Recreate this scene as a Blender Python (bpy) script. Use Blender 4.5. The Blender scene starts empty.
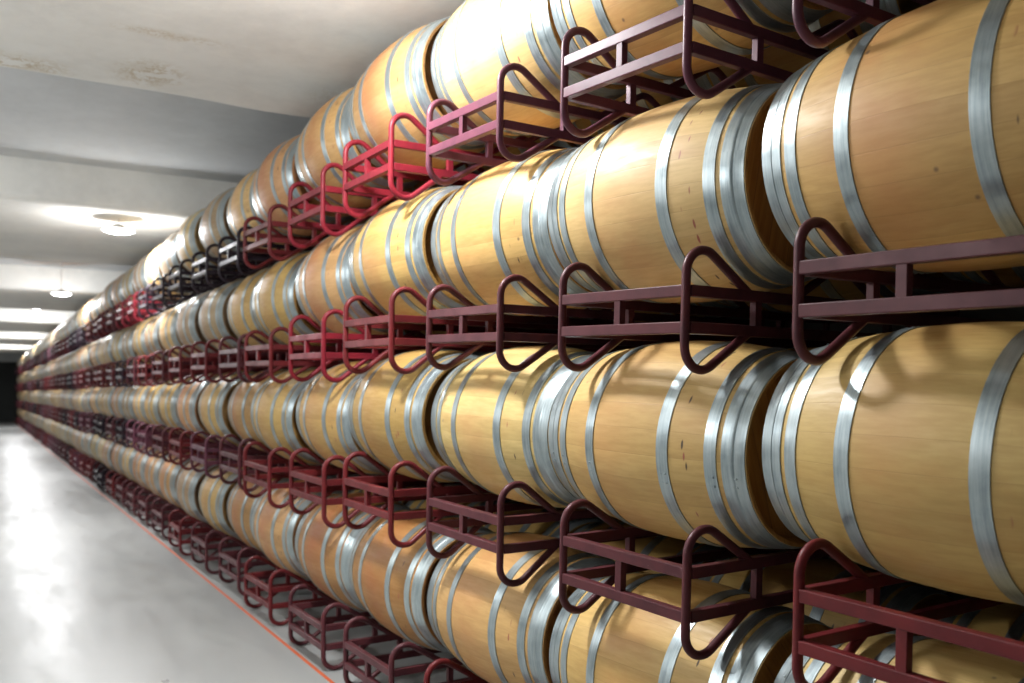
import bpy, bmesh, math, random
from mathutils import Vector, Matrix
random.seed(11)
C = bpy.context.scene.collection
PI = math.pi
W, H, F = 1024, 683, 900.0          # frame and focal length in pixels
PSI = math.radians(30.68)           # camera yaw from the row direction (+Y)
CY, SY = math.cos(PSI), math.sin(PSI)
EYE = 1.615
HZ = 393.0                          # image height of the horizon

# ------------------------------------------------------------------ helpers
def link(o, parent=None):
    C.objects.link(o)
    if parent is not None:
        o.parent = parent
    return o

def tag(o, label=None, cat=None, group=None, kind=None):
    if label: o['label'] = label
    if cat: o['category'] = cat
    if group: o['group'] = group
    if kind: o['kind'] = kind
    return o

def new_mesh(name, bm, mats, smooth=True):
    me = bpy.data.meshes.new(name)
    bmesh.ops.recalc_face_normals(bm, faces=bm.faces)
    bm.to_mesh(me); bm.free()
    for m in (mats if isinstance(mats, (list, tuple)) else [mats]):
        me.materials.append(m)
    if smooth:
        for p in me.polygons:
            p.use_smooth = True
        try:
            me.set_sharp_from_angle(angle=math.radians(35))
        except Exception:
            pass
    return me

def obj(name, me, parent=None):
    return link(bpy.data.objects.new(name, me), parent)

def lathe(bm, prof, n=64, closed=False, mi=0):
    """prof: list of (y, r); revolve about the Y axis."""
    rings = []
    for (y, r) in prof:
        rings.append([bm.verts.new((r*math.sin(2*PI*k/n), y, r*math.cos(2*PI*k/n))) for k in range(n)])
    m = len(prof)
    for i in range(m if closed else m-1):
        a, b = rings[i], rings[(i+1) % m]
        for k in range(n):
            f = bm.faces.new((a[k], a[(k+1) % n], b[(k+1) % n], b[k])); f.material_index = mi
    return rings

def cap(bm, ring, mi=0):
    f = bm.faces.new(ring); f.material_index = mi

def box(bm, x0, x1, y0, y1, z0, z1, bev=0.0, mi=0):
    v = [bm.verts.new(p) for p in ((x0,y0,z0),(x1,y0,z0),(x1,y1,z0),(x0,y1,z0),(x0,y0,z1),(x1,y0,z1),(x1,y1,z1),(x0,y1,z1))]
    fs = [bm.faces.new([v[i] for i in q]) for q in ((0,3,2,1),(4,5,6,7),(0,1,5,4),(1,2,6,5),(2,3,7,6),(3,0,4,7))]
    for f in fs: f.material_index = mi
    if bev > 0:
        es = list({e for f in fs for e in f.edges})
        bmesh.ops.bevel(bm, geom=es, offset=bev, segments=2, profile=0.5, affect='EDGES')

def tube(bm, pts, r, n=10, mi=0):
    """tube through pts (planar paths in XZ work best)."""
    pts = [Vector(p) for p in pts]
    rings = []
    up = Vector((0, 1, 0))
    for i, p in enumerate(pts):
        t = (pts[min(i+1, len(pts)-1)] - pts[max(i-1, 0)]).normalized()
        a = up - t*up.dot(t)
        if a.length < 1e-4: a = Vector((1, 0, 0))
        a.normalize(); b = t.cross(a)
        rings.append([bm.verts.new(p + a*r*math.cos(2*PI*k/n) + b*r*math.sin(2*PI*k/n)) for k in range(n)])
    for i in range(len(rings)-1):
        for k in range(n):
            f = bm.faces.new((rings[i][k], rings[i][(k+1) % n], rings[i+1][(k+1) % n], rings[i+1][k])); f.material_index = mi
    bm.faces.new(rings[0]).material_index = mi
    bm.faces.new(rings[-1]).material_index = mi

def fillet(poly, radii, seg=7):
    """round the inner corners of a polyline."""
    out = [Vector(poly[0])]
    for i in range(1, len(poly)-1):
        p0, p, p1 = Vector(poly[i-1]), Vector(poly[i]), Vector(poly[i+1])
        d0, d1 = (p0-p).normalized(), (p1-p).normalized()
        ang = d0.angle(d1)
        r = radii[i-1]
        t = r / math.tan(ang/2)
        a, b = p + d0*t, p + d1*t
        c = p + (d0+d1).normalized() * (r / math.sin(ang/2))
        va, vb = a-c, b-c
        tot = va.angle(vb)
        ax = va.cross(vb).normalized()
        for k in range(seg+1):
            out.append(c + Matrix.Rotation(tot*k/seg, 3, ax) @ va)
    out.append(Vector(poly[-1]))
    return out

# ------------------------------------------------------------------ materials
class NT:
    def __init__(s, name):
        s.m = bpy.data.materials.new(name); s.m.use_nodes = True
        s.n = s.m.node_tree.nodes; s.l = s.m.node_tree.links
        s.b = s.n['Principled BSDF']
    def node(s, t, **kw):
        nd = s.n.new(t)
        for k, v in kw.items():
            if k.startswith('i_'):
                nd.inputs[int(k[2:]) if k[2:].isdigit() else k[2:].replace('_', ' ')].default_value = v
            else:
                setattr(nd, k, v)
        return nd
    def con(s, a, b): s.l.new(a, b)
    def math(s, op, a, b=None, c=None, clamp=False):
        nd = s.n.new('ShaderNodeMath'); nd.operation = op; nd.use_clamp = clamp
        for i, v in enumerate((a, b, c)):
            if v is None: continue
            if isinstance(v, (int, float)): nd.inputs[i].default_value = v
            else: s.con(v, nd.inputs[i])
        return nd.outputs[0]
    def mix(s, fac, a, b, mode='MIX'):
        nd = s.n.new('ShaderNodeMix'); nd.data_type = 'RGBA'; nd.blend_type = mode
        for sock, v in ((nd.inputs[0], fac), (nd.inputs[6], a), (nd.inputs[7], b)):
            if isinstance(v, (int, float)): sock.default_value = v
            elif isinstance(v, tuple): sock.default_value = (*v, 1) if len(v) == 3 else v
            else: s.con(v, sock)
        return nd.outputs[2]
    def noise(s, vec, scale, detail=3, rough=0.5, w=None):
        nd = s.n.new('ShaderNodeTexNoise')
        nd.inputs['Scale'].default_value = scale; nd.inputs['Detail'].default_value = detail
        nd.inputs['Roughness'].default_value = rough
        if w is not None:
            nd.noise_dimensions = '4D'; s.con(w, nd.inputs['W'])
        if vec is not None: s.con(vec, nd.inputs['Vector'])
        return nd.outputs[0]
    def ramp(s, fac, stops):
        nd = s.n.new('ShaderNodeValToRGB')
        e = nd.color_ramp.elements
        while len(e) < len(stops): e.new(0.5)
        for i, (p, c) in enumerate(stops):
            e[i].position = p; e[i].color = (*c, 1) if len(c) == 3 else c
        s.con(fac, nd.inputs[0])
        return nd.outputs[0]
    def maprange(s, v, a, b, c=0.0, d=1.0, smooth=True):
        nd = s.n.new('ShaderNodeMapRange'); nd.clamp = True
        if smooth: nd.interpolation_type = 'SMOOTHSTEP'
        s.con(v, nd.inputs[0])
        for i, x in enumerate((a, b, c, d)): nd.inputs[i+1].default_value = x
        return nd.outputs[0]
    def bump(s, h, strength=0.2, dist=0.01):
        nd = s.n.new('ShaderNodeBump'); nd.inputs['Strength'].default_value = strength
        nd.inputs['Distance'].default_value = dist
        s.con(h, nd.inputs['Height']); s.con(nd.outputs[0], s.b.inputs['Normal'])

def srgb(r, g, b):
    f = lambda c: ((c/255+0.055)/1.055)**2.4 if c/255 > 0.04045 else c/255/12.92
    return (f(r), f(g), f(b))

def mat_oak():
    t = NT('oak_staves')
    tc = t.node('ShaderNodeTexCoord'); oi = t.node('ShaderNodeObjectInfo')
    sep = t.node('ShaderNodeSeparateXYZ'); t.con(tc.outputs['Object'], sep.inputs[0])
    x, y, z = sep.outputs
    ang = t.math('ARCTAN2', x, z)
    rnd = oi.outputs['Random']
    warp = t.math('MULTIPLY', t.noise(None, 2.0, 1), 0.0)
    a = t.math('MULTIPLY_ADD', ang, 26/(2*PI), 100.0)
    sid = t.math('FLOOR', a); fr = t.math('FRACT', a)
    cmb = t.node('ShaderNodeCombineXYZ'); t.con(sid, cmb.inputs[0]); t.con(t.math('MULTIPLY', rnd, 97.0), cmb.inputs[1])
    wn = t.node('ShaderNodeTexWhiteNoise', noise_dimensions='3D'); t.con(cmb.outputs[0], wn.inputs['Vector'])
    stave = wn.outputs['Value']
    # grain runs along the stave
    cv = t.node('ShaderNodeCombineXYZ')
    t.con(t.math('MULTIPLY', ang, 7.0), cv.inputs[0]); t.con(t.math('MULTIPLY', y, 3.2), cv.inputs[1]); t.con(t.math('MULTIPLY', stave, 31.0), cv.inputs[2])
    w = t.math('MULTIPLY', rnd, 53.0)
    grain = t.noise(cv.outputs[0], 3.0, 6, 0.62, w=w)
    cv2 = t.node('ShaderNodeCombineXYZ')
    t.con(t.math('MULTIPLY', ang, 1.2), cv2.inputs[0]); t.con(t.math('MULTIPLY', y, 2.2), cv2.inputs[1])
    blotch = t.noise(cv2.outputs[0], 1.7, 3, 0.55, w=w)
    base = oi.outputs['Color']
    light = t.mix(1.0, base, (1.04, 1.04, 1.03), 'MULTIPLY')
    dark = t.mix(1.0, base, (0.88, 0.85, 0.78), 'MULTIPLY')
    col = t.mix(t.maprange(grain, 0.32, 0.70), light, dark)
    stv = t.mix(stave, (1.09, 1.09, 1.09), (0.86, 0.82, 0.76))
    col = t.mix(1.0, col, stv, 'MULTIPLY')
    col = t.mix(t.math('MULTIPLY', t.maprange(blotch, 0.50, 0.75), 0.42), col, t.mix(1.0, base, (0.82, 0.60, 0.48), 'MULTIPLY'))
    # wine-pink stain round the belly, its strength differs from cask to cask
    off = t.math('ADD', y, t.math('MULTIPLY_ADD', rnd, 0.14, -0.13))
    belly = t.math('EXPONENT', t.math('MULTIPLY', t.math('POWER', off, 2.0), -48.0))
    wet = t.maprange(t.noise(cv2.outputs[0], 2.0, 3, 0.55, w=w), 0.28, 0.62, 0.25, 1.0)
    stn = t.math('MULTIPLY', t.math('MULTIPLY', belly, wet), oi.outputs['Alpha'], clamp=True)
    col = t.mix(stn, col, t.mix(1.0, base, (0.86, 0.55, 0.50), 'MULTIPLY'))
    # short dark nicks and wine dribbles between the two hoops of one end
    band = t.math('MULTIPLY', t.maprange(y, -0.30, -0.285), t.maprange(y, -0.25, -0.235, 1.0, 0.0))
    vv = t.node('ShaderNodeCombineXYZ')
    t.con(t.math('MULTIPLY', t.math('ADD', ang, t.math('MULTIPLY', y, 1.5)), 4.5), vv.inputs[0]); t.con(t.math('MULTIPLY', y, 46.0), vv.inputs[1]); t.con(t.math('MULTIPLY', rnd, 40.0), vv.inputs[2])
    vo = t.node('ShaderNodeTexVoronoi'); vo.inputs['Scale'].default_value = 1.0; t.con(vv.outputs[0], vo.inputs['Vector'])
    nick = t.math('MULTIPLY', t.maprange(vo.outputs['Distance'], 0.14, 0.26, 0.95, 0.0), band)
    vc = t.node('ShaderNodeSeparateColor'); t.con(vo.outputs['Color'], vc.inputs[0])
    nick = t.math('MULTIPLY', nick, t.math('GREATER_THAN', vc.outputs[0], 0.35))
    ncol = t.mix(t.math('GREATER_THAN', vc.outputs[1], 0.45), (0.05, 0.03, 0.02), (0.30, 0.07, 0.05))
    col = t.mix(nick, col, ncol)
    # a rare knot
    kv = t.node('ShaderNodeCombineXYZ')
    t.con(t.math('MULTIPLY', ang, 2.0), kv.inputs[0]); t.con(t.math('MULTIPLY', y, 6.0), kv.inputs[1]); t.con(t.math('MULTIPLY', rnd, 71.0), kv.inputs[2])
    kn = t.node('ShaderNodeTexVoronoi'); kn.inputs['Scale'].default_value = 1.0; t.con(kv.outputs[0], kn.inputs['Vector'])
    col = t.mix(t.maprange(kn.outputs['Distance'], 0.015, 0.06, 0.7, 0.0), col, (0.09, 0.05, 0.04))
    seam = t.math('MINIMUM', fr, t.math('SUBTRACT', 1.0, fr))
    sm = t.maprange(seam, 0.0, 0.022, 1.0, 0.0)
    col = t.mix(t.math('MULTIPLY', sm, 0.22), col, t.mix(1.0, base, (0.35, 0.25, 0.15), 'MULTIPLY'))
    t.con(col, t.b.inputs['Base Color'])
    t.con(t.maprange(grain, 0.3, 0.7, 0.44, 0.58), t.b.inputs['Roughness'])
    t.b.inputs['Specular IOR Level'].default_value = 0.45
    t.bump(t.math('SUBTRACT', t.math('MULTIPLY', grain, 0.3), sm), 0.25, 0.0012)
    return t.m

def mat_head():
    t = NT('oak_head_shaded')
    tc = t.node('ShaderNodeTexCoord'); oi = t.node('ShaderNodeObjectInfo')
    mp = t.node('ShaderNodeMapping'); mp.inputs['Scale'].default_value = (1.2, 1, 14)
    t.con(tc.outputs['Object'], mp.inputs[0])
    g = t.noise(mp.outputs[0], 3.0, 5, 0.6, w=t.math('MULTIPLY', oi.outputs['Random'], 53.0))
    sep = t.node('ShaderNodeSeparateXYZ'); t.con(tc.outputs['Object'], sep.inputs[0])
    fr = t.math('FRACT', t.math('MULTIPLY_ADD', sep.outputs[2], 10.5, 50.0))
    sm = t.maprange(t.math('MINIMUM', fr, t.math('SUBTRACT', 1.0, fr)), 0.0, 0.03, 1.0, 0.0)
    col = t.mix(t.maprange(g, 0.3, 0.7), t.mix(1.0, oi.outputs['Color'], (0.72, 0.60, 0.46), 'MULTIPLY'), t.mix(1.0, oi.outputs['Color'], (0.46, 0.34, 0.23), 'MULTIPLY'))  # head wood darkened to carry the shade of the gaps between casks
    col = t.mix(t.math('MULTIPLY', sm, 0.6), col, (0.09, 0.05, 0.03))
    t.con(col, t.b.inputs['Base Color']); t.b.inputs['Roughness'].default_value = 0.55
    return t.m

def mat_hoop():
    t = NT('galvanised_hoop')
    tc = t.node('ShaderNodeTexCoord'); oi = t.node('ShaderNodeObjectInfo')
    sep = t.node('ShaderNodeSeparateXYZ'); t.con(tc.outputs['Object'], sep.inputs[0])
    ang = t.math('ARCTAN2', sep.outputs[0], sep.outputs[2])
    cv = t.node('ShaderNodeCombineXYZ')
    t.con(t.math('MULTIPLY', ang, 1.0), cv.inputs[0]); t.con(t.math('MULTIPLY', sep.outputs[1], 60.0), cv.inputs[1])
    w = t.math('MULTIPLY', oi.outputs['Random'], 37.0)
    streak = t.noise(cv.outputs[0], 2.0, 4, 0.6, w=w)
    spang = t.noise(tc.outputs['Object'], 16.0, 4, 0.6, w=w)
    k = t.math('ADD', t.math('MULTIPLY', streak, 0.6), t.math('MULTIPLY', spang, 0.4))
    col = t.ramp(k, [(0.30, srgb(124, 137, 142)), (0.50, srgb(158, 170, 173)), (0.70, srgb(184, 194, 195))])
    col = t.mix(1.0, col, oi.outputs['Color'], 'MULTIPLY')
    t.con(col, t.b.inputs['Base Color'])
    t.b.inputs['Metallic'].default_value = 0.78
    t.con(t.maprange(spang, 0.3, 0.7, 0.31, 0.44), t.b.inputs['Roughness'])
    t.bump(streak, 0.08, 0.0006)
    return t.m

def mat_paint():
    t = NT('rack_paint')
    tc = t.node('ShaderNodeTexCoord'); oi = t.node('ShaderNodeObjectInfo')
    n = t.noise(tc.outputs['Object'], 9.0, 4, 0.6, w=t.math('MULTIPLY', oi.outputs['Random'], 19.0))
    sc = t.noise(tc.outputs['Object'], 60.0, 3, 0.7, w=t.math('MULTIPLY', oi.outputs['Random'], 19.0))
    col = t.mix(t.maprange(n, 0.35, 0.7), t.mix(1.0, oi.outputs['Color'], (1.15, 1.12, 1.12), 'MULTIPLY'), t.mix(1.0, oi.outputs['Color'], (0.78, 0.8, 0.85), 'MULTIPLY'))
    col = t.mix(t.maprange(sc, 0.70, 0.78, 0.0, 0.6), col, (0.30, 0.25, 0.25))
    t.con(col, t.b.inputs['Base Color'])
    t.con(t.maprange(n, 0.3, 0.7, 0.34, 0.46), t.b.inputs['Roughness'])
    t.b.inputs['Specular IOR Level'].default_value = 0.22
    t.bump(sc, 0.08, 0.001)
    return t.m

def mat_floor():
    t = NT('polished_concrete_floor')
    tc = t.node('ShaderNodeTexCoord')
    big = t.noise(tc.outputs['Object'], 0.7, 4, 0.55)
    mid = t.noise(tc.outputs['Object'], 5.0, 5, 0.65)
    mp = t.node('ShaderNodeMapping'); mp.inputs['Scale'].default_value = (3.0, 0.6, 1); mp.inputs['Rotation'].default_value = (0, 0, 0.5)
    t.con(tc.outputs['Object'], mp.inputs[0])
    sw = t.noise(mp.outputs[0], 1.6, 4, 0.6)
    col = t.ramp(t.math('ADD', t.math('MULTIPLY', big, 0.7), t.math('MULTIPLY', sw, 0.3)),
                 [(0.30, srgb(153, 155, 154)), (0.55, srgb(162, 164, 162)), (0.75, srgb(169, 170, 167))])
    t.con(col, t.b.inputs['Base Color'])
    t.con(t.maprange(t.math('ADD', t.math('MULTIPLY', sw, 0.7), t.math('MULTIPLY', big, 0.3)), 0.25, 0.75, 0.26, 0.42), t.b.inputs['Roughness'])
    t.b.inputs['Specular IOR Level'].default_value = 0.36
    return t.m

def mat_plaster(name, base, stains=()):
    t = NT(name)
    tc = t.node('ShaderNodeTexCoord')
    n = t.noise(tc.outputs['Object'], 1.1, 5, 0.6)
    f = t.noise(tc.outputs['Object'], 9.0, 5, 0.65)
    b = Vector(base)
    col = t.ramp(t.math('ADD', t.math('MULTIPLY', n, 0.7), t.math('MULTIPLY', f, 0.3)), [(0.3, tuple(b*0.86)), (0.55, tuple(b)), (0.75, tuple(b*1.05))])
    for (px, py, rx, ry, s) in stains:       # damp, rusty patches with a shape of their own
        mp = t.node('ShaderNodeMapping', vector_type='POINT')
        mp.inputs['Location'].default_value = (-px/rx, -py/ry, 0)
        mp.inputs['Scale'].default_value = (1/rx, 1/ry, 0)
        t.con(tc.outputs['Object'], mp.inputs[0])
        ln = t.node('ShaderNodeVectorMath', operation='LENGTH'); t.con(mp.outputs[0], ln.inputs[0])
        fall = t.maprange(ln.outputs['Value'], 0.2, 1.0, 1.0, 0.0)
        cr = t.noise(tc.outputs['Object'], 7.0, 6, 0.75)
        vein = t.maprange(t.math('ABSOLUTE', t.math('SUBTRACT', cr, 0.5)), 0.0, 0.05, 1.0, 0.0)
        amt = t.math('MULTIPLY', fall, t.math('ADD', t.math('MULTIPLY', vein, 0.9), t.maprange(cr, 0.45, 0.7, 0.0, 0.5)), clamp=True)
        col = t.mix(t.math('MULTIPLY', amt, s*0.7, clamp=True), col, srgb(176, 152, 96))
    t.con(col, t.b.inputs['Base Color'])
    t.b.inputs['Roughness'].default_value = 0.85
    t.bump(t.math('ADD', t.math('MULTIPLY', n, 1.0), t.math('MULTIPLY', f, 0.25)), 0.35, 0.02)
    return t.m

def mat_plain(name, col, rough=0.6, metal=0.0, nscale=6.0, amt=0.15):
    t = NT(name)
    tc = t.node('ShaderNodeTexCoord')
    n = t.noise(tc.outputs['Object'], nscale, 4, 0.6)
    b = Vector(col)
    t.con(t.mix(n, tuple(b*(1+amt)), tuple(b*(1-amt))), t.b.inputs['Base Color'])
    t.b.inputs['Roughness'].default_value = rough; t.b.inputs['Metallic'].default_value = metal
    return t.m

def mat_emit(name, col, strength):
    t = NT(name)
    t.b.inputs['Base Color'].default_value = (0.9, 0.9, 0.9, 1)
    t.b.inputs['Emission Color'].default_value = (*col, 1)
    t.b.inputs['Emission Strength'].default_value = strength
    return t.m

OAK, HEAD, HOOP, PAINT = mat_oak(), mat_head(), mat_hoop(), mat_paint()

# ------------------------------------------------------------------ the cask
BL, RB, RH = 0.480, 0.356, 0.298       # half length, belly radius, end radius
def rad(y): return RB - (RB-RH)*(abs(y)/BL)**1.9

def body_bm(n=64, m=22, mi=0, me=1):
    bm = bmesh.new()
    ys = [-BL + 2*BL*i/m for i in range(m+1)]
    prof = [(-BL+0.045, RH-0.028), (-BL+0.004, RH-0.016), (-BL, RH-0.012)] + [(y, rad(y)) for y in ys] + [(BL, RH-0.012), (BL-0.004, RH-0.016), (BL-0.045, RH-0.028)]
    lathe(bm, prof, n, mi=mi)
    for f in bm.faces:                      # end grain and the inside of the chime, in the shade-darkened head oak
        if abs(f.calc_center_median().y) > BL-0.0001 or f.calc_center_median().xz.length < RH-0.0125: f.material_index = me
    return bm
def head_bm(s, n=48, mi=0, bm=None):
    bm = bm or bmesh.new()
    y = s*(BL-0.040)
    r = lathe(bm, [(y-s*0.02, RH-0.024), (y, RH-0.024), (y+s*0.0005, RH-0.034)], n, mi=mi)
    cap(bm, r[-1], mi)
    return bm
def hoop_bm(y0, y1, n=64, groove=False, mi=0, bm=None, rivets=True):
    bm = bm or bmesh.new()
    t = 0.0032
    out = []
    k = 5
    for i in range(k+1):
        y = y0 + (y1-y0)*i/k
        e = 0.0 if i in (0, k) else 0.0
        out.append((y, rad(y)+t-e))
    if groove:
        g = y0 + (y1-y0)*0.46
        out = [(y, r) for (y, r) in out if abs(y-g) > 0.006]
        out += [(g-0.0022, rad(g)+t+0.0012), (g, rad(g)+t-0.0022), (g+0.0022, rad(g)+t)]
        out.sort()
    prof = [(y0, rad(y0)-0.004)] + out + [(y1, rad(y1)-0.004)]
    lathe(bm, prof, n, closed=True, mi=mi)
    if rivets:
        ym = (y0+y1)/2
        for da in (0.0, 0.09):
            for oy in ((-0.008, 0.008) if (y1-y0) > 0.04 else (0.0,)):
                r = rad(ym)+t
                mt = Matrix.Rotation(da, 4, 'Y') @ Matrix.Translation((0, ym+oy, r)) @ Matrix.Diagonal((1, 1, 0.45, 1))
                vs = bmesh.ops.create_uvsphere(bm, u_segments=8, v_segments=5, radius=0.0045, matrix=mt)['verts']
                for v in vs:
                    for f in v.link_faces: f.material_index = mi
        # the lap of the hoop where its ends are riveted together
    return bm
HOOPS = [('head_hoop', 0.400, 0.477, True), ('quarter_hoop', 0.340, 0.382, False), ('bilge_hoop', 0.157, 0.203, False)]
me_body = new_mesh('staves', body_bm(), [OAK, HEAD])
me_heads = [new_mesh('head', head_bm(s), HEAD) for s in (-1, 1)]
me_hoops = []
for nm, a, b, g in HOOPS:
    for s in (-1, 1):
        y0, y1 = (a, b) if s > 0 else (-b, -a)
        me_hoops.append((nm, new_mesh(nm, hoop_bm(y0, y1, groove=g), HOOP)))
# far casks: one mesh, too small in view to show their parts
bm = body_bm(32, 10, 0)
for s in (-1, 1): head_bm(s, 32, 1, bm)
for nm, a, b, g in HOOPS:
    for s in (-1, 1):
        y0, y1 = (a, b) if s > 0 else (-b, -a)
        hoop_bm(y0, y1, 32, False, 2, bm, rivets=False)
HOOP_FAR = HOOP.copy(); HOOP_FAR.name = 'galvanised_hoop_plain'
for nd in HOOP_FAR.node_tree.nodes:       # one mesh holds wood and steel: the object colour is the wood's, so the steel ignores it
    if nd.type == 'OBJECT_INFO':
        for lk in list(nd.outputs['Color'].links):
            s_ = lk.to_socket; HOOP_FAR.node_tree.links.remove(lk); s_.default_value = (1, 1, 1, 1)
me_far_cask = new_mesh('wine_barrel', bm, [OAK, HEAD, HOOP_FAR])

# ------------------------------------------------------------------ the rack
RW = 0.300         # half distance between the two side frames
RT = 0.0145        # loop tube radius
BAR = 0.036        # square tube
LOOP = 0.124       # how far the loops rise above / hang below the rails
RAIL = 0.148       # outer height of the pair of rails
RD = 1.52          # depth of the rack
Z0 = LOOP; Z1 = LOOP+RAIL; ZT = RAIL+2*LOOP

EX = 0.286         # where the slanted ends of a loop meet the rail
def loop_bm(y, mirror=False, bm=None):
    bm = bm or bmesh.new()
    f = (lambda x: RD-x) if mirror else (lambda x: x)
    r = 0.074
    def arc(top):
        """upright, round shoulder, then the slant that meets the rail."""
        sg = 1 if top else -1
        dl = LOOP-0.124 if mirror else 0.0      # the rear loops are all alike
        zc = (ZT-RT-r-dl) if top else (RT+r+dl)
        E = Vector((EX, (Z1-0.012) if top else (Z0+0.012)))
        c = Vector((r, zc)); v = E-c
        al = math.acos(r/v.length)
        phi = math.atan2(v.y*sg, v.x)+al
        pts = []
        for i in range(13):
            t = PI + (phi-PI)*i/12
            pts.append((f(c.x+r*math.cos(t)), y, c.y+sg*r*math.sin(t)))
        pts.append((f(E.x), y, E.y))
        return pts
    tube(bm, arc(True)[::-1] + arc(False), RT, 12)
    return bm
def part_bms(rail=0.148, loop=0.124, ex=0.286):
    global RAIL, LOOP, Z0, Z1, ZT, EX
    RAIL = rail; LOOP = loop; EX = ex; Z0 = LOOP; Z1 = LOOP+RAIL; ZT = RAIL+2*LOOP
    out = []
    for s in (-1, 1):
        for mir in (False, True):
            if mir: ex_, EX = EX, 0.286
            out.append(('tube_loop', loop_bm(s*RW, mir)))
            if mir: EX = ex_
        for z in (Z0, Z1-BAR):
            b = bmesh.new(); box(b, 0.012, RD-0.012, s*RW-BAR/2+0.004, s*RW+BAR/2-0.004, z, z+BAR, 0.003)
            out.append(('side_rail', b))
        for x in (0.32, RD-0.32):
            b = bmesh.new(); box(b, x-0.015, x+0.015, s*RW-0.0125, s*RW+0.0125, Z0+BAR-0.002, Z1-BAR+0.002, 0.002)
            out.append(('side_strut', b))
        b = bmesh.new()
        m = RD/2
        tube(b, fillet([(m-0.245, s*RW, Z1-0.012), (m, s*RW, Z1+0.125), (m+0.245, s*RW, Z1-0.012)], [0.07], 8), RT, 10)
        out.append(('saddle', b))
    for x in (0.0, RD):
        for z in (Z0, Z1-BAR):
            b = bmesh.new(); box(b, x-0.011, x+0.020 if x == 0.0 else x+0.011, -RW+0.006, RW-0.006, z, z+BAR, 0.003)
            out.append(('crossbar', b))
        b = bmesh.new(); box(b, x-0.009, x+0.016, -0.015, 0.015, Z0+BAR-0.002, Z1-BAR+0.002, 0.002)
        out.append(('strut', b))
    return out
RACK_PARTS = [(n, new_mesh(n, b, PAINT, smooth=n in ('tube_loop', 'saddle'))) for n, b in part_bms()]
def variant(rail, loop, ex):
    front = part_bms(rail, loop, ex)
    out = [(n, new_mesh(n, b, PAINT, smooth=n in ('tube_loop', 'saddle'))) for n, b in front]
    return out
WIDE_PARTS = variant(0.170, 0.124, 0.286)      # rails set wider apart
LONG_PARTS = variant(0.148, 0.141, 0.280)      # longer loops
part_bms()
def merged_rack():
    bm = bmesh.new()
    for n, me in RACK_PARTS:
        bm.from_mesh(me)
    return new_mesh('barrel_rack', bm, PAINT)
me_far_rack = merged_rack()

# ------------------------------------------------------------------ colours
NEW = srgb(200, 165, 104)
PALE = srgb(205, 175, 120)
BROWN = srgb(166, 128, 74)
ROSE = srgb(184, 146, 98)
GREYED = srgb(160, 138, 106)
OLIVE = srgb(178, 148, 86)
MAROON = srgb(82, 42, 46)
OXBLOOD = srgb(98, 34, 36)
RED = srgb(116, 30, 40)
PLUM = srgb(92, 52, 64)
INK = srgb(36, 26, 34)
STAINED = {NEW: 0.50, PALE: 0.50, BROWN: 0.95, ROSE: 0.95, GREYED: 0.55, OLIVE: 0.45}
WOODN = {NEW: 'new yellow oak', PALE: 'pale oak', BROWN: 'brown weathered oak', ROSE: 'reddish oak', GREYED: 'greyish oak', OLIVE: 'yellow oak'}
PAINTN = {MAROON: 'maroon', OXBLOOD: 'dark red', RED: 'bright red', PLUM: 'plum', INK: 'near-black'}

def cask(pos, yaw, roll, col, stain, label, group, full=True, hoopcol=(1, 1, 1), slim=1.0):
    spin = random.uniform(-PI, PI)
    if full:
        r = link(bpy.data.objects.new('wine_barrel', None))
        r.empty_display_size = 0.1
        for me, nm in [(me_body, 'staves')] + [(m, 'head') for m in me_heads] + [(m, n) for n, m in me_hoops]:
            o = obj(nm, me, r)
            o.location = (0, 0, RB*slim); o.rotation_euler = (0, spin, 0); o.scale = (slim, 1, slim)
            o.color = (*col, stain) if nm in ('staves', 'head') else (*hoopcol, 1)
        r.location = pos
        r.rotation_euler = (roll, 0, yaw)
    else:
        r = obj('wine_barrel', me_far_cask)
        r.color = (*col, stain)
        M = Matrix.Translation(pos) @ Matrix.Rotation(yaw, 4, 'Z') @ Matrix.Rotation(roll, 4, 'X') @ Matrix.Translation((0, 0, RB)) @ Matrix.Rotation(spin, 4, 'Y')
        r.matrix_world = M
    tag(r, label, 'barrel', group)
    return r

def rack(pos, yaw, roll, col, label, group, full=True, parts=None):
    if full:
        r = link(bpy.data.objects.new('barrel_rack', None))
        r.empty_display_size = 0.1
        for nm, me in (parts or RACK_PARTS):
            o = obj(nm, me, r); o.color = (*col, 1)
    else:
        r = obj('barrel_rack', me_far_rack); r.color = (*col, 1)
    r.location = pos; r.rotation_euler = (roll, 0, yaw)
    tag(r, label, 'rack', group)
    return r

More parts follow.
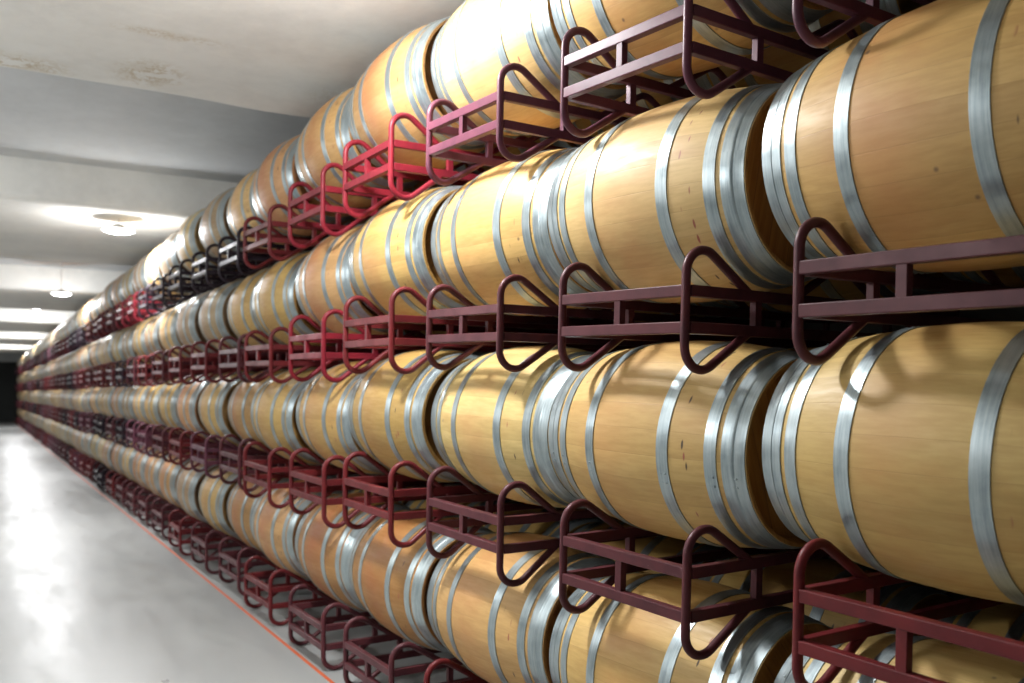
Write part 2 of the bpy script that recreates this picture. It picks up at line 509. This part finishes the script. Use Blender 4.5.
# ------------------------------------------------------------------ the stacks
# (depth, sideways) of each near stack as seen, turned into place coordinates
def place(depth, X): return (X*CY + depth*SY, depth*CY - X*SY)
HS = 0.85
def from_px(x, s):                      # x of the rack's far upright, s = vertical pitch of the racks in px
    d = F*HS/s
    return place(d, (x-512)/F*d)
near = [  # sideways, along, yaw, roll, height offset, shift of the casks along the row
    (1.8645, 1.351, 0.052, 0.026, -0.020, 0.035),
    (1.8209, 2.3772, 0.075, 0.034, -0.0186, 0.046),
    (1.7749, 3.4194, 0.0446, 0.034, 0.0085, 0.006),
    (1.7172, 4.357, 0.020, 0.020, 0.029, 0.064),
    (1.7115, 5.3318, 0.0168, 0.018, -0.003, 0.055),
    (1.7221, 6.4855, 0.0269, 0.022, -0.014, 0.012),
]
stacks = [list(t) for t in near]
Y = stacks[-1][1]
while Y < 54.5:
    Y += (1.03 if len(stacks) < 8 else 1.085) + random.uniform(-0.03, 0.03) + (0.10 if len(stacks) % 9 == 0 else 0.0)
    k = len(stacks)
    stacks.append([1.745 + 0.02*math.sin(k*1.3) + random.uniform(-0.015, 0.015) - 0.001*max(0, k-25), Y, math.radians(random.uniform(-0.6, 0.9)), 0.016 + random.uniform(-0.01, 0.01), random.uniform(-0.013, 0.012), -0.01])
NS = len(stacks)
ORD = ['first', 'second', 'third', 'fourth', 'fifth', 'sixth', 'seventh', 'eighth', 'ninth', 'tenth', 'eleventh', 'twelfth', 'thirteenth', 'fourteenth', 'fifteenth', 'sixteenth', 'seventeenth', 'eighteenth', 'nineteenth', 'twentieth', 'twenty-first', 'twenty-second']
ROWN = {0: 'bottom', 1: 'second lowest', 2: 'second highest', 3: 'top'}
RROWN = {0: 'standing on the floor', 1: 'under the second lowest barrel', 2: 'under the second highest barrel', 3: 'under the top barrel'}
NFULL = 20
# wood of the near casks, by (stack, row from the bottom)
WOOD = {}
for k in range(5):
    for r in range(4): WOOD[(k, r)] = NEW if (k+r) % 3 else PALE
WOOD.update({(3, 0): BROWN, (4, 0): BROWN, (5, 0): ROSE, (6, 0): BROWN, (7, 0): OLIVE, (8, 0): GREYED,
             (3, 1): OLIVE, (4, 1): OLIVE, (5, 1): OLIVE, (6, 1): BROWN, (7, 1): OLIVE, (8, 1): ROSE, (9, 1): OLIVE,
             (3, 2): NEW, (4, 2): ROSE, (5, 2): OLIVE, (6, 2): OLIVE, (7, 2): GREYED, (8, 2): GREYED, (9, 2): PALE,
             (2, 3): PALE, (3, 3): ROSE, (4, 3): ROSE, (5, 3): ROSE, (6, 3): PALE, (7, 3): GREYED, (8, 3): PALE, (9, 3): GREYED, (10, 3): PALE})
PNT = {(0, 3): PLUM, (1, 3): PLUM, (2, 3): PLUM, (3, 3): RED, (4, 3): RED, (5, 3): OXBLOOD, (6, 3): INK, (7, 3): INK, (8, 3): INK, (9, 3): INK, (10, 3): INK, (11, 3): RED, (12, 3): RED,
       (0, 2): MAROON, (1, 2): MAROON, (2, 2): MAROON, (3, 2): OXBLOOD, (4, 2): RED, (5, 2): OXBLOOD, (6, 2): MAROON,
       (0, 1): OXBLOOD, (1, 1): MAROON, (2, 1): MAROON, (3, 1): OXBLOOD, (4, 1): OXBLOOD, (5, 1): OXBLOOD,
       (2, 0): OXBLOOD, (3, 0): MAROON, (4, 0): MAROON}
for k, (L, Y, ya, rl, oz, dy) in enumerate(stacks):
    full = k < NFULL
    for r in range(4):
        base = r*HS + (oz if r else 0.0)
        roll = rl if r else 0.0
        z = base
        pc = PNT.get((k, r), random.choice([MAROON, MAROON, OXBLOOD, PLUM, INK] if r == 3 or k > 9 else [MAROON, OXBLOOD, MAROON, PLUM]))
        wc = WOOD.get((k, r), random.choice([OLIVE, PALE, OLIVE, ROSE, BROWN, GREYED, NEW]))
        if full:
            lr = '%s barrel rack %s, %s stack from the right edge' % (PAINTN[pc], RROWN[r], ORD[k])
            lb = '%s barrel in the %s row, %s stack from the right edge' % (WOODN[wc], ROWN[r], ORD[k])
            gr, gb = 'barrel racks in the nearer stacks', 'barrels in the nearer stacks'
        else:
            lr = 'small distant barrel rack in the far end of the row, %s' % RROWN[r]
            lb = 'small distant barrel in the %s row at the far end' % ROWN[r]
            gr, gb = 'distant racks, ' + RROWN[r], 'distant barrels of the %s row' % ROWN[r]
        wcj = tuple(min(1, c*random.uniform(0.95, 1.05)) for c in wc)
        hc = (1.18, 1.18, 1.16) if (k, r) in ((3, 0), (4, 0), (5, 0)) else (1, 1, 1)
        xr = random.uniform(-0.006, 0.006) if k else 0
        tall = (k, r) in ((0, 1), (1, 1))          # two racks with their rails set wider apart
        long = (k, r) in ((2, 1), (3, 1), (3, 2), (3, 3), (4, 1), (4, 2), (4, 3), (5, 1), (6, 1))
        MR = Matrix.Translation((L+xr, Y, z)) @ Matrix.Rotation(ya, 4, 'Z') @ Matrix.Rotation(roll, 4, 'X')
        rack(MR @ Vector((0, 0, -0.027 if tall else -0.017 if long else 0.0)), ya, roll, pc, lr, gr, full, WIDE_PARTS if tall else LONG_PARTS if long else None)
        slim = 0.955 if (k, r) in ((0, 0), (1, 0)) else 1.0
        M = Matrix.Translation((L+xr, Y, z)) @ Matrix.Rotation(ya, 4, 'Z') @ Matrix.Rotation(roll, 4, 'X')
        lift = 0.345 if k in (3, 4) else 0.341
        # casks: the front one, and behind the nearest stacks the back one too
        cask(M @ Vector((0.405 if k in (3, 4) else 0.399 if k in (2, 5, 6) else 0.393, dy, Z1+(lift-RB)*slim)), ya, roll, wcj, STAINED[wc]*random.uniform(0.7, 1.1), lb, gb, full, hc, slim)
        if k < 6:
            cask(M @ Vector((RD-0.393, dy, Z1+(lift-RB)*slim)), ya, roll, OLIVE, 0.3, 'shadowed oak barrel hidden behind the %s row barrel, %s stack from the right edge' % (ROWN[r], ORD[k]), 'barrels on the back half of the racks', full, slim=slim)

# ------------------------------------------------------------------ the hall
XL, XR, YB, YF = -5.2, 3.75, -7.0, 57.0
ZB, ZC = EYE+2.06, EYE+2.54            # underside of beams, ceiling between them
FLOOR = mat_floor()
PLAST = mat_plaster('white_plaster', srgb(226, 226, 221))
WALLM = mat_plaster('grey_wall_plaster', srgb(190, 192, 190))
def slab(name, x0, x1, y0, y1, z0, z1, m, bev=0.0):
    bm = bmesh.new(); box(bm, x0, x1, y0, y1, z0, z1, bev)
    o = obj(name, new_mesh(name, bm, m, smooth=False)); o['kind'] = 'structure'
    return o
slab('floor', XL, XR, YB, YF, -0.15, 0.0, FLOOR)
slab('ceiling', XL-0.2, XR+0.2, YB-0.2, YF+0.2, ZC, ZC+0.2, mat_plaster('grey_ceiling_plaster', srgb(204, 207, 208)))
slab('wall_left', XL-0.2, XL, YB-0.2, YF, -0.15, ZC, WALLM)
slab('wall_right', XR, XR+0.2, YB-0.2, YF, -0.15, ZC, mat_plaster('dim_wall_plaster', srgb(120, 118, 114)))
slab('wall_front', XL, XR, YB-0.2, YB, -0.15, ZC, WALLM)
# far wall with a tall dark doorway
bm = bmesh.new()
box(bm, -2.6, XR, YF+0.001, YF+0.2, 3.34, ZC)
box(bm, XL, -2.6, YF+0.001, YF+0.2, -0.15, ZC)
o = obj('wall_back', new_mesh('wall_back', bm, WALLM, smooth=False)); o['kind'] = 'structure'
DOORM = mat_plain('dark_green_door', srgb(24, 28, 25), 0.7)
slab('door_1', -2.6, XR, YF+0.08, YF+0.14, -0.15, 3.34, DOORM)
# painted orange line along the foot of the racks
slab('trim_1', 1.688, 1.708, YB, YF-0.02, -0.001, 0.0022, mat_plain('orange_line_paint', srgb(206, 92, 44), 0.5, amt=0.25, nscale=14))

# beams with uneven, rounded plaster edges
STAIN = ((0.20, 6.42, 0.42, 0.30, 1.0), (0.95, 6.20, 0.30, 0.36, 1.1), (0.95, 5.45, 0.42, 0.10, 0.7), (2.1, 6.0, 0.25, 0.25, 0.3), (0.6, 15.5, 0.6, 0.4, 0.5), (-0.05, 11.15, 0.30, 0.25, 0.7))
BEAM = mat_plaster('white_beam_plaster', srgb(240, 240, 235), STAIN)
edges = [(1.55, 6.62), (11.05, 15.85), (20.4, 25.3), (29.8, 34.8), (39.1, 44.0), (48.4, 53.3), (-6.8, -2.7)]
for (y0, y1) in edges:
    bm = bmesh.new()
    prof = [(y0, ZC+0.02), (y0, ZB+0.10), (y0+0.012, ZB+0.045), (y0+0.045, ZB+0.012), (y0+0.11, ZB)]
    prof += [(y0+0.11+(y1-y0-0.22)*i/6, ZB + (0.006*math.sin(i))) for i in range(1, 6)]
    prof += [(y1-0.11, ZB), (y1-0.045, ZB+0.012), (y1-0.012, ZB+0.045), (y1, ZB+0.10), (y1, ZC+0.02)]
    nx = 46; rows = []
    for i in range(nx+1):
        X = XL-0.02 + (XR-XL+0.04)*i/nx
        rows.append([bm.verts.new((X, y + (0.02*math.sin(X*2.1+y0)+0.012*math.sin(X*5.3+1.0))*(1 if y < (y0+y1)/2 else -1)*(0 if z > ZC else 1),
                                   z + 0.006*math.sin(X*3.1+y*1.7)*(0 if z > ZB+0.08 else 1))) for (y, z) in prof])
    for i in range(nx):
        for j in range(len(prof)-1):
            bm.faces.new((rows[i][j], rows[i+1][j], rows[i+1][j+1], rows[i][j+1]))
        bm.faces.new((rows[i][-1], rows[i+1][-1], rows[i+1][0], rows[i][0]))
    cap(bm, rows[0]); cap(bm, rows[-1])
    o = obj('ceiling_beam', new_mesh('ceiling_beam', bm, BEAM)); o['kind'] = 'structure'

# ------------------------------------------------------------------ lamps
LAMPM = mat_plain('white_enamel', srgb(225, 225, 222), 0.35)
GLOW = mat_emit('lit_diffuser', (1.0, 0.99, 0.98), 28.0)
def zlathe(prof, m, n=40, caps=True):
    bm = bmesh.new()
    rings = lathe(bm, [(z, r) for (r, z) in prof], n)
    if caps: cap(bm, rings[0]); cap(bm, rings[-1])
    bmesh.ops.rotate(bm, verts=bm.verts, cent=(0, 0, 0), matrix=Matrix.Rotation(PI/2, 3, 'X'))
    return bm
RODS = {}
def rod_mesh(length):
    """ceiling rose, thin rod and lamp holder; the lamp hangs this far below its ceiling."""
    if length not in RODS:
        RODS[length] = new_mesh('rod', zlathe([(0.045, length), (0.045, length-0.02), (0.006, length-0.03), (0.006, -0.075), (0.05, -0.082), (0.055, -0.115)], LAMPM, 20), LAMPM)
    return RODS[length]
me_refl = new_mesh('reflector', zlathe([(0.05, -0.10), (0.06, -0.112), (0.13, -0.126), (0.178, -0.150), (0.182, -0.158), (0.17, -0.152), (0.12, -0.134), (0.05, -0.122)], LAMPM, 40, caps=False), LAMPM)
me_glow = new_mesh('diffuser', zlathe([(0.166, -0.150), (0.164, -0.160), (0.13, -0.178), (0.07, -0.190), (0.01, -0.193)], GLOW, 40), GLOW)
def lamp(x, y, z, top, label, down, glow, group):
    """z: height of the lamp body; top: height of the plaster it hangs from."""
    r = link(bpy.data.objects.new('ceiling_lamp', None)); r.location = (x, y, z)
    for nm, me in (('rod', rod_mesh(round(top-z, 3))), ('reflector', me_refl), ('diffuser', me_glow)): obj(nm, me, r)
    tag(r, label, 'lamp', group)
    ld = bpy.data.lights.new('lamp_light', 'AREA'); ld.shape = 'DISK'; ld.size = 0.30; ld.energy = down; ld.color = (0.985, 0.985, 1.0)
    lo = link(bpy.data.objects.new('lamp_light', ld), r); lo.location = (0, 0, -0.205)
    lp = bpy.data.lights.new('lamp_glow', 'POINT'); lp.shadow_soft_size = 0.10; lp.energy = glow; lp.color = (0.985, 0.985, 1.0)
    lq = link(bpy.data.objects.new('lamp_glow', lp), r); lq.location = (0, 0, -0.31)
GA, GB = 'pendant lamps along the aisle', 'added fill lamps over the left side'
lamp(1.42, 11.45, ZB+0.004, ZB+0.03, 'round white lamp glowing brightly under the second beam', 100, 85, GA)
lamp(1.376, 19.3, ZB+0.004, ZC, 'smaller round lamp farther along, hanging just before the third beam', 90, 70, GA)
lamp(1.05, 3.6, ZB+0.004, ZB+0.03, 'near lamp under the first beam, above the picture', 100, 105, GA)
for i, y in enumerate((28.4, 37.8, 47.2)):
    lamp(1.42, y, ZC-0.03, ZC, 'distant lamp tucked between the beams near the far end', 130, 110, 'lamps between the far beams')
for y in (3.6, 8.6, 18.0, 27.4, 36.8, 46.4):   # unseen fill row, added to brighten ceiling and cask fronts; hangs lower
    lamp(-2.4, y, ZB-0.42, ZB+0.03 if y == 3.6 else ZC, 'added unseen fill lamp over the left side of the hall', 45 if y < 10 else 32, 165 if y < 10 else 115, GB)

w = bpy.data.worlds.new('world'); bpy.context.scene.world = w; w.use_nodes = True
w.node_tree.nodes['Background'].inputs[0].default_value = (0.8, 0.85, 0.9, 1)
w.node_tree.nodes['Background'].inputs[1].default_value = 0.02

# ------------------------------------------------------------------ camera
cd = bpy.data.cameras.new('camera'); cam = link(bpy.data.objects.new('camera', cd))
cam.location = (0, 0, EYE); cam.rotation_euler = (PI/2, 0, -PSI)
cd.sensor_width = 36; cd.lens = F/W*36
cd.shift_y = (HZ-H/2)/W
cd.clip_start = 0.05; cd.clip_end = 200
cd.dof.use_dof = True; cd.dof.focus_distance = 2.9; cd.dof.aperture_fstop = 2.5
sc = bpy.context.scene; sc.camera = cam
sc.view_settings.view_transform = 'Standard'; sc.view_settings.look = 'None'
sc.view_settings.exposure = -0.34; sc.view_settings.gamma = 1.0
sc.view_settings.use_curve_mapping = False
sc.cycles.use_denoising = True
sc.cycles.max_bounces = 8; sc.cycles.diffuse_bounces = 5
sc.cycles.sample_clamp_indirect = 6
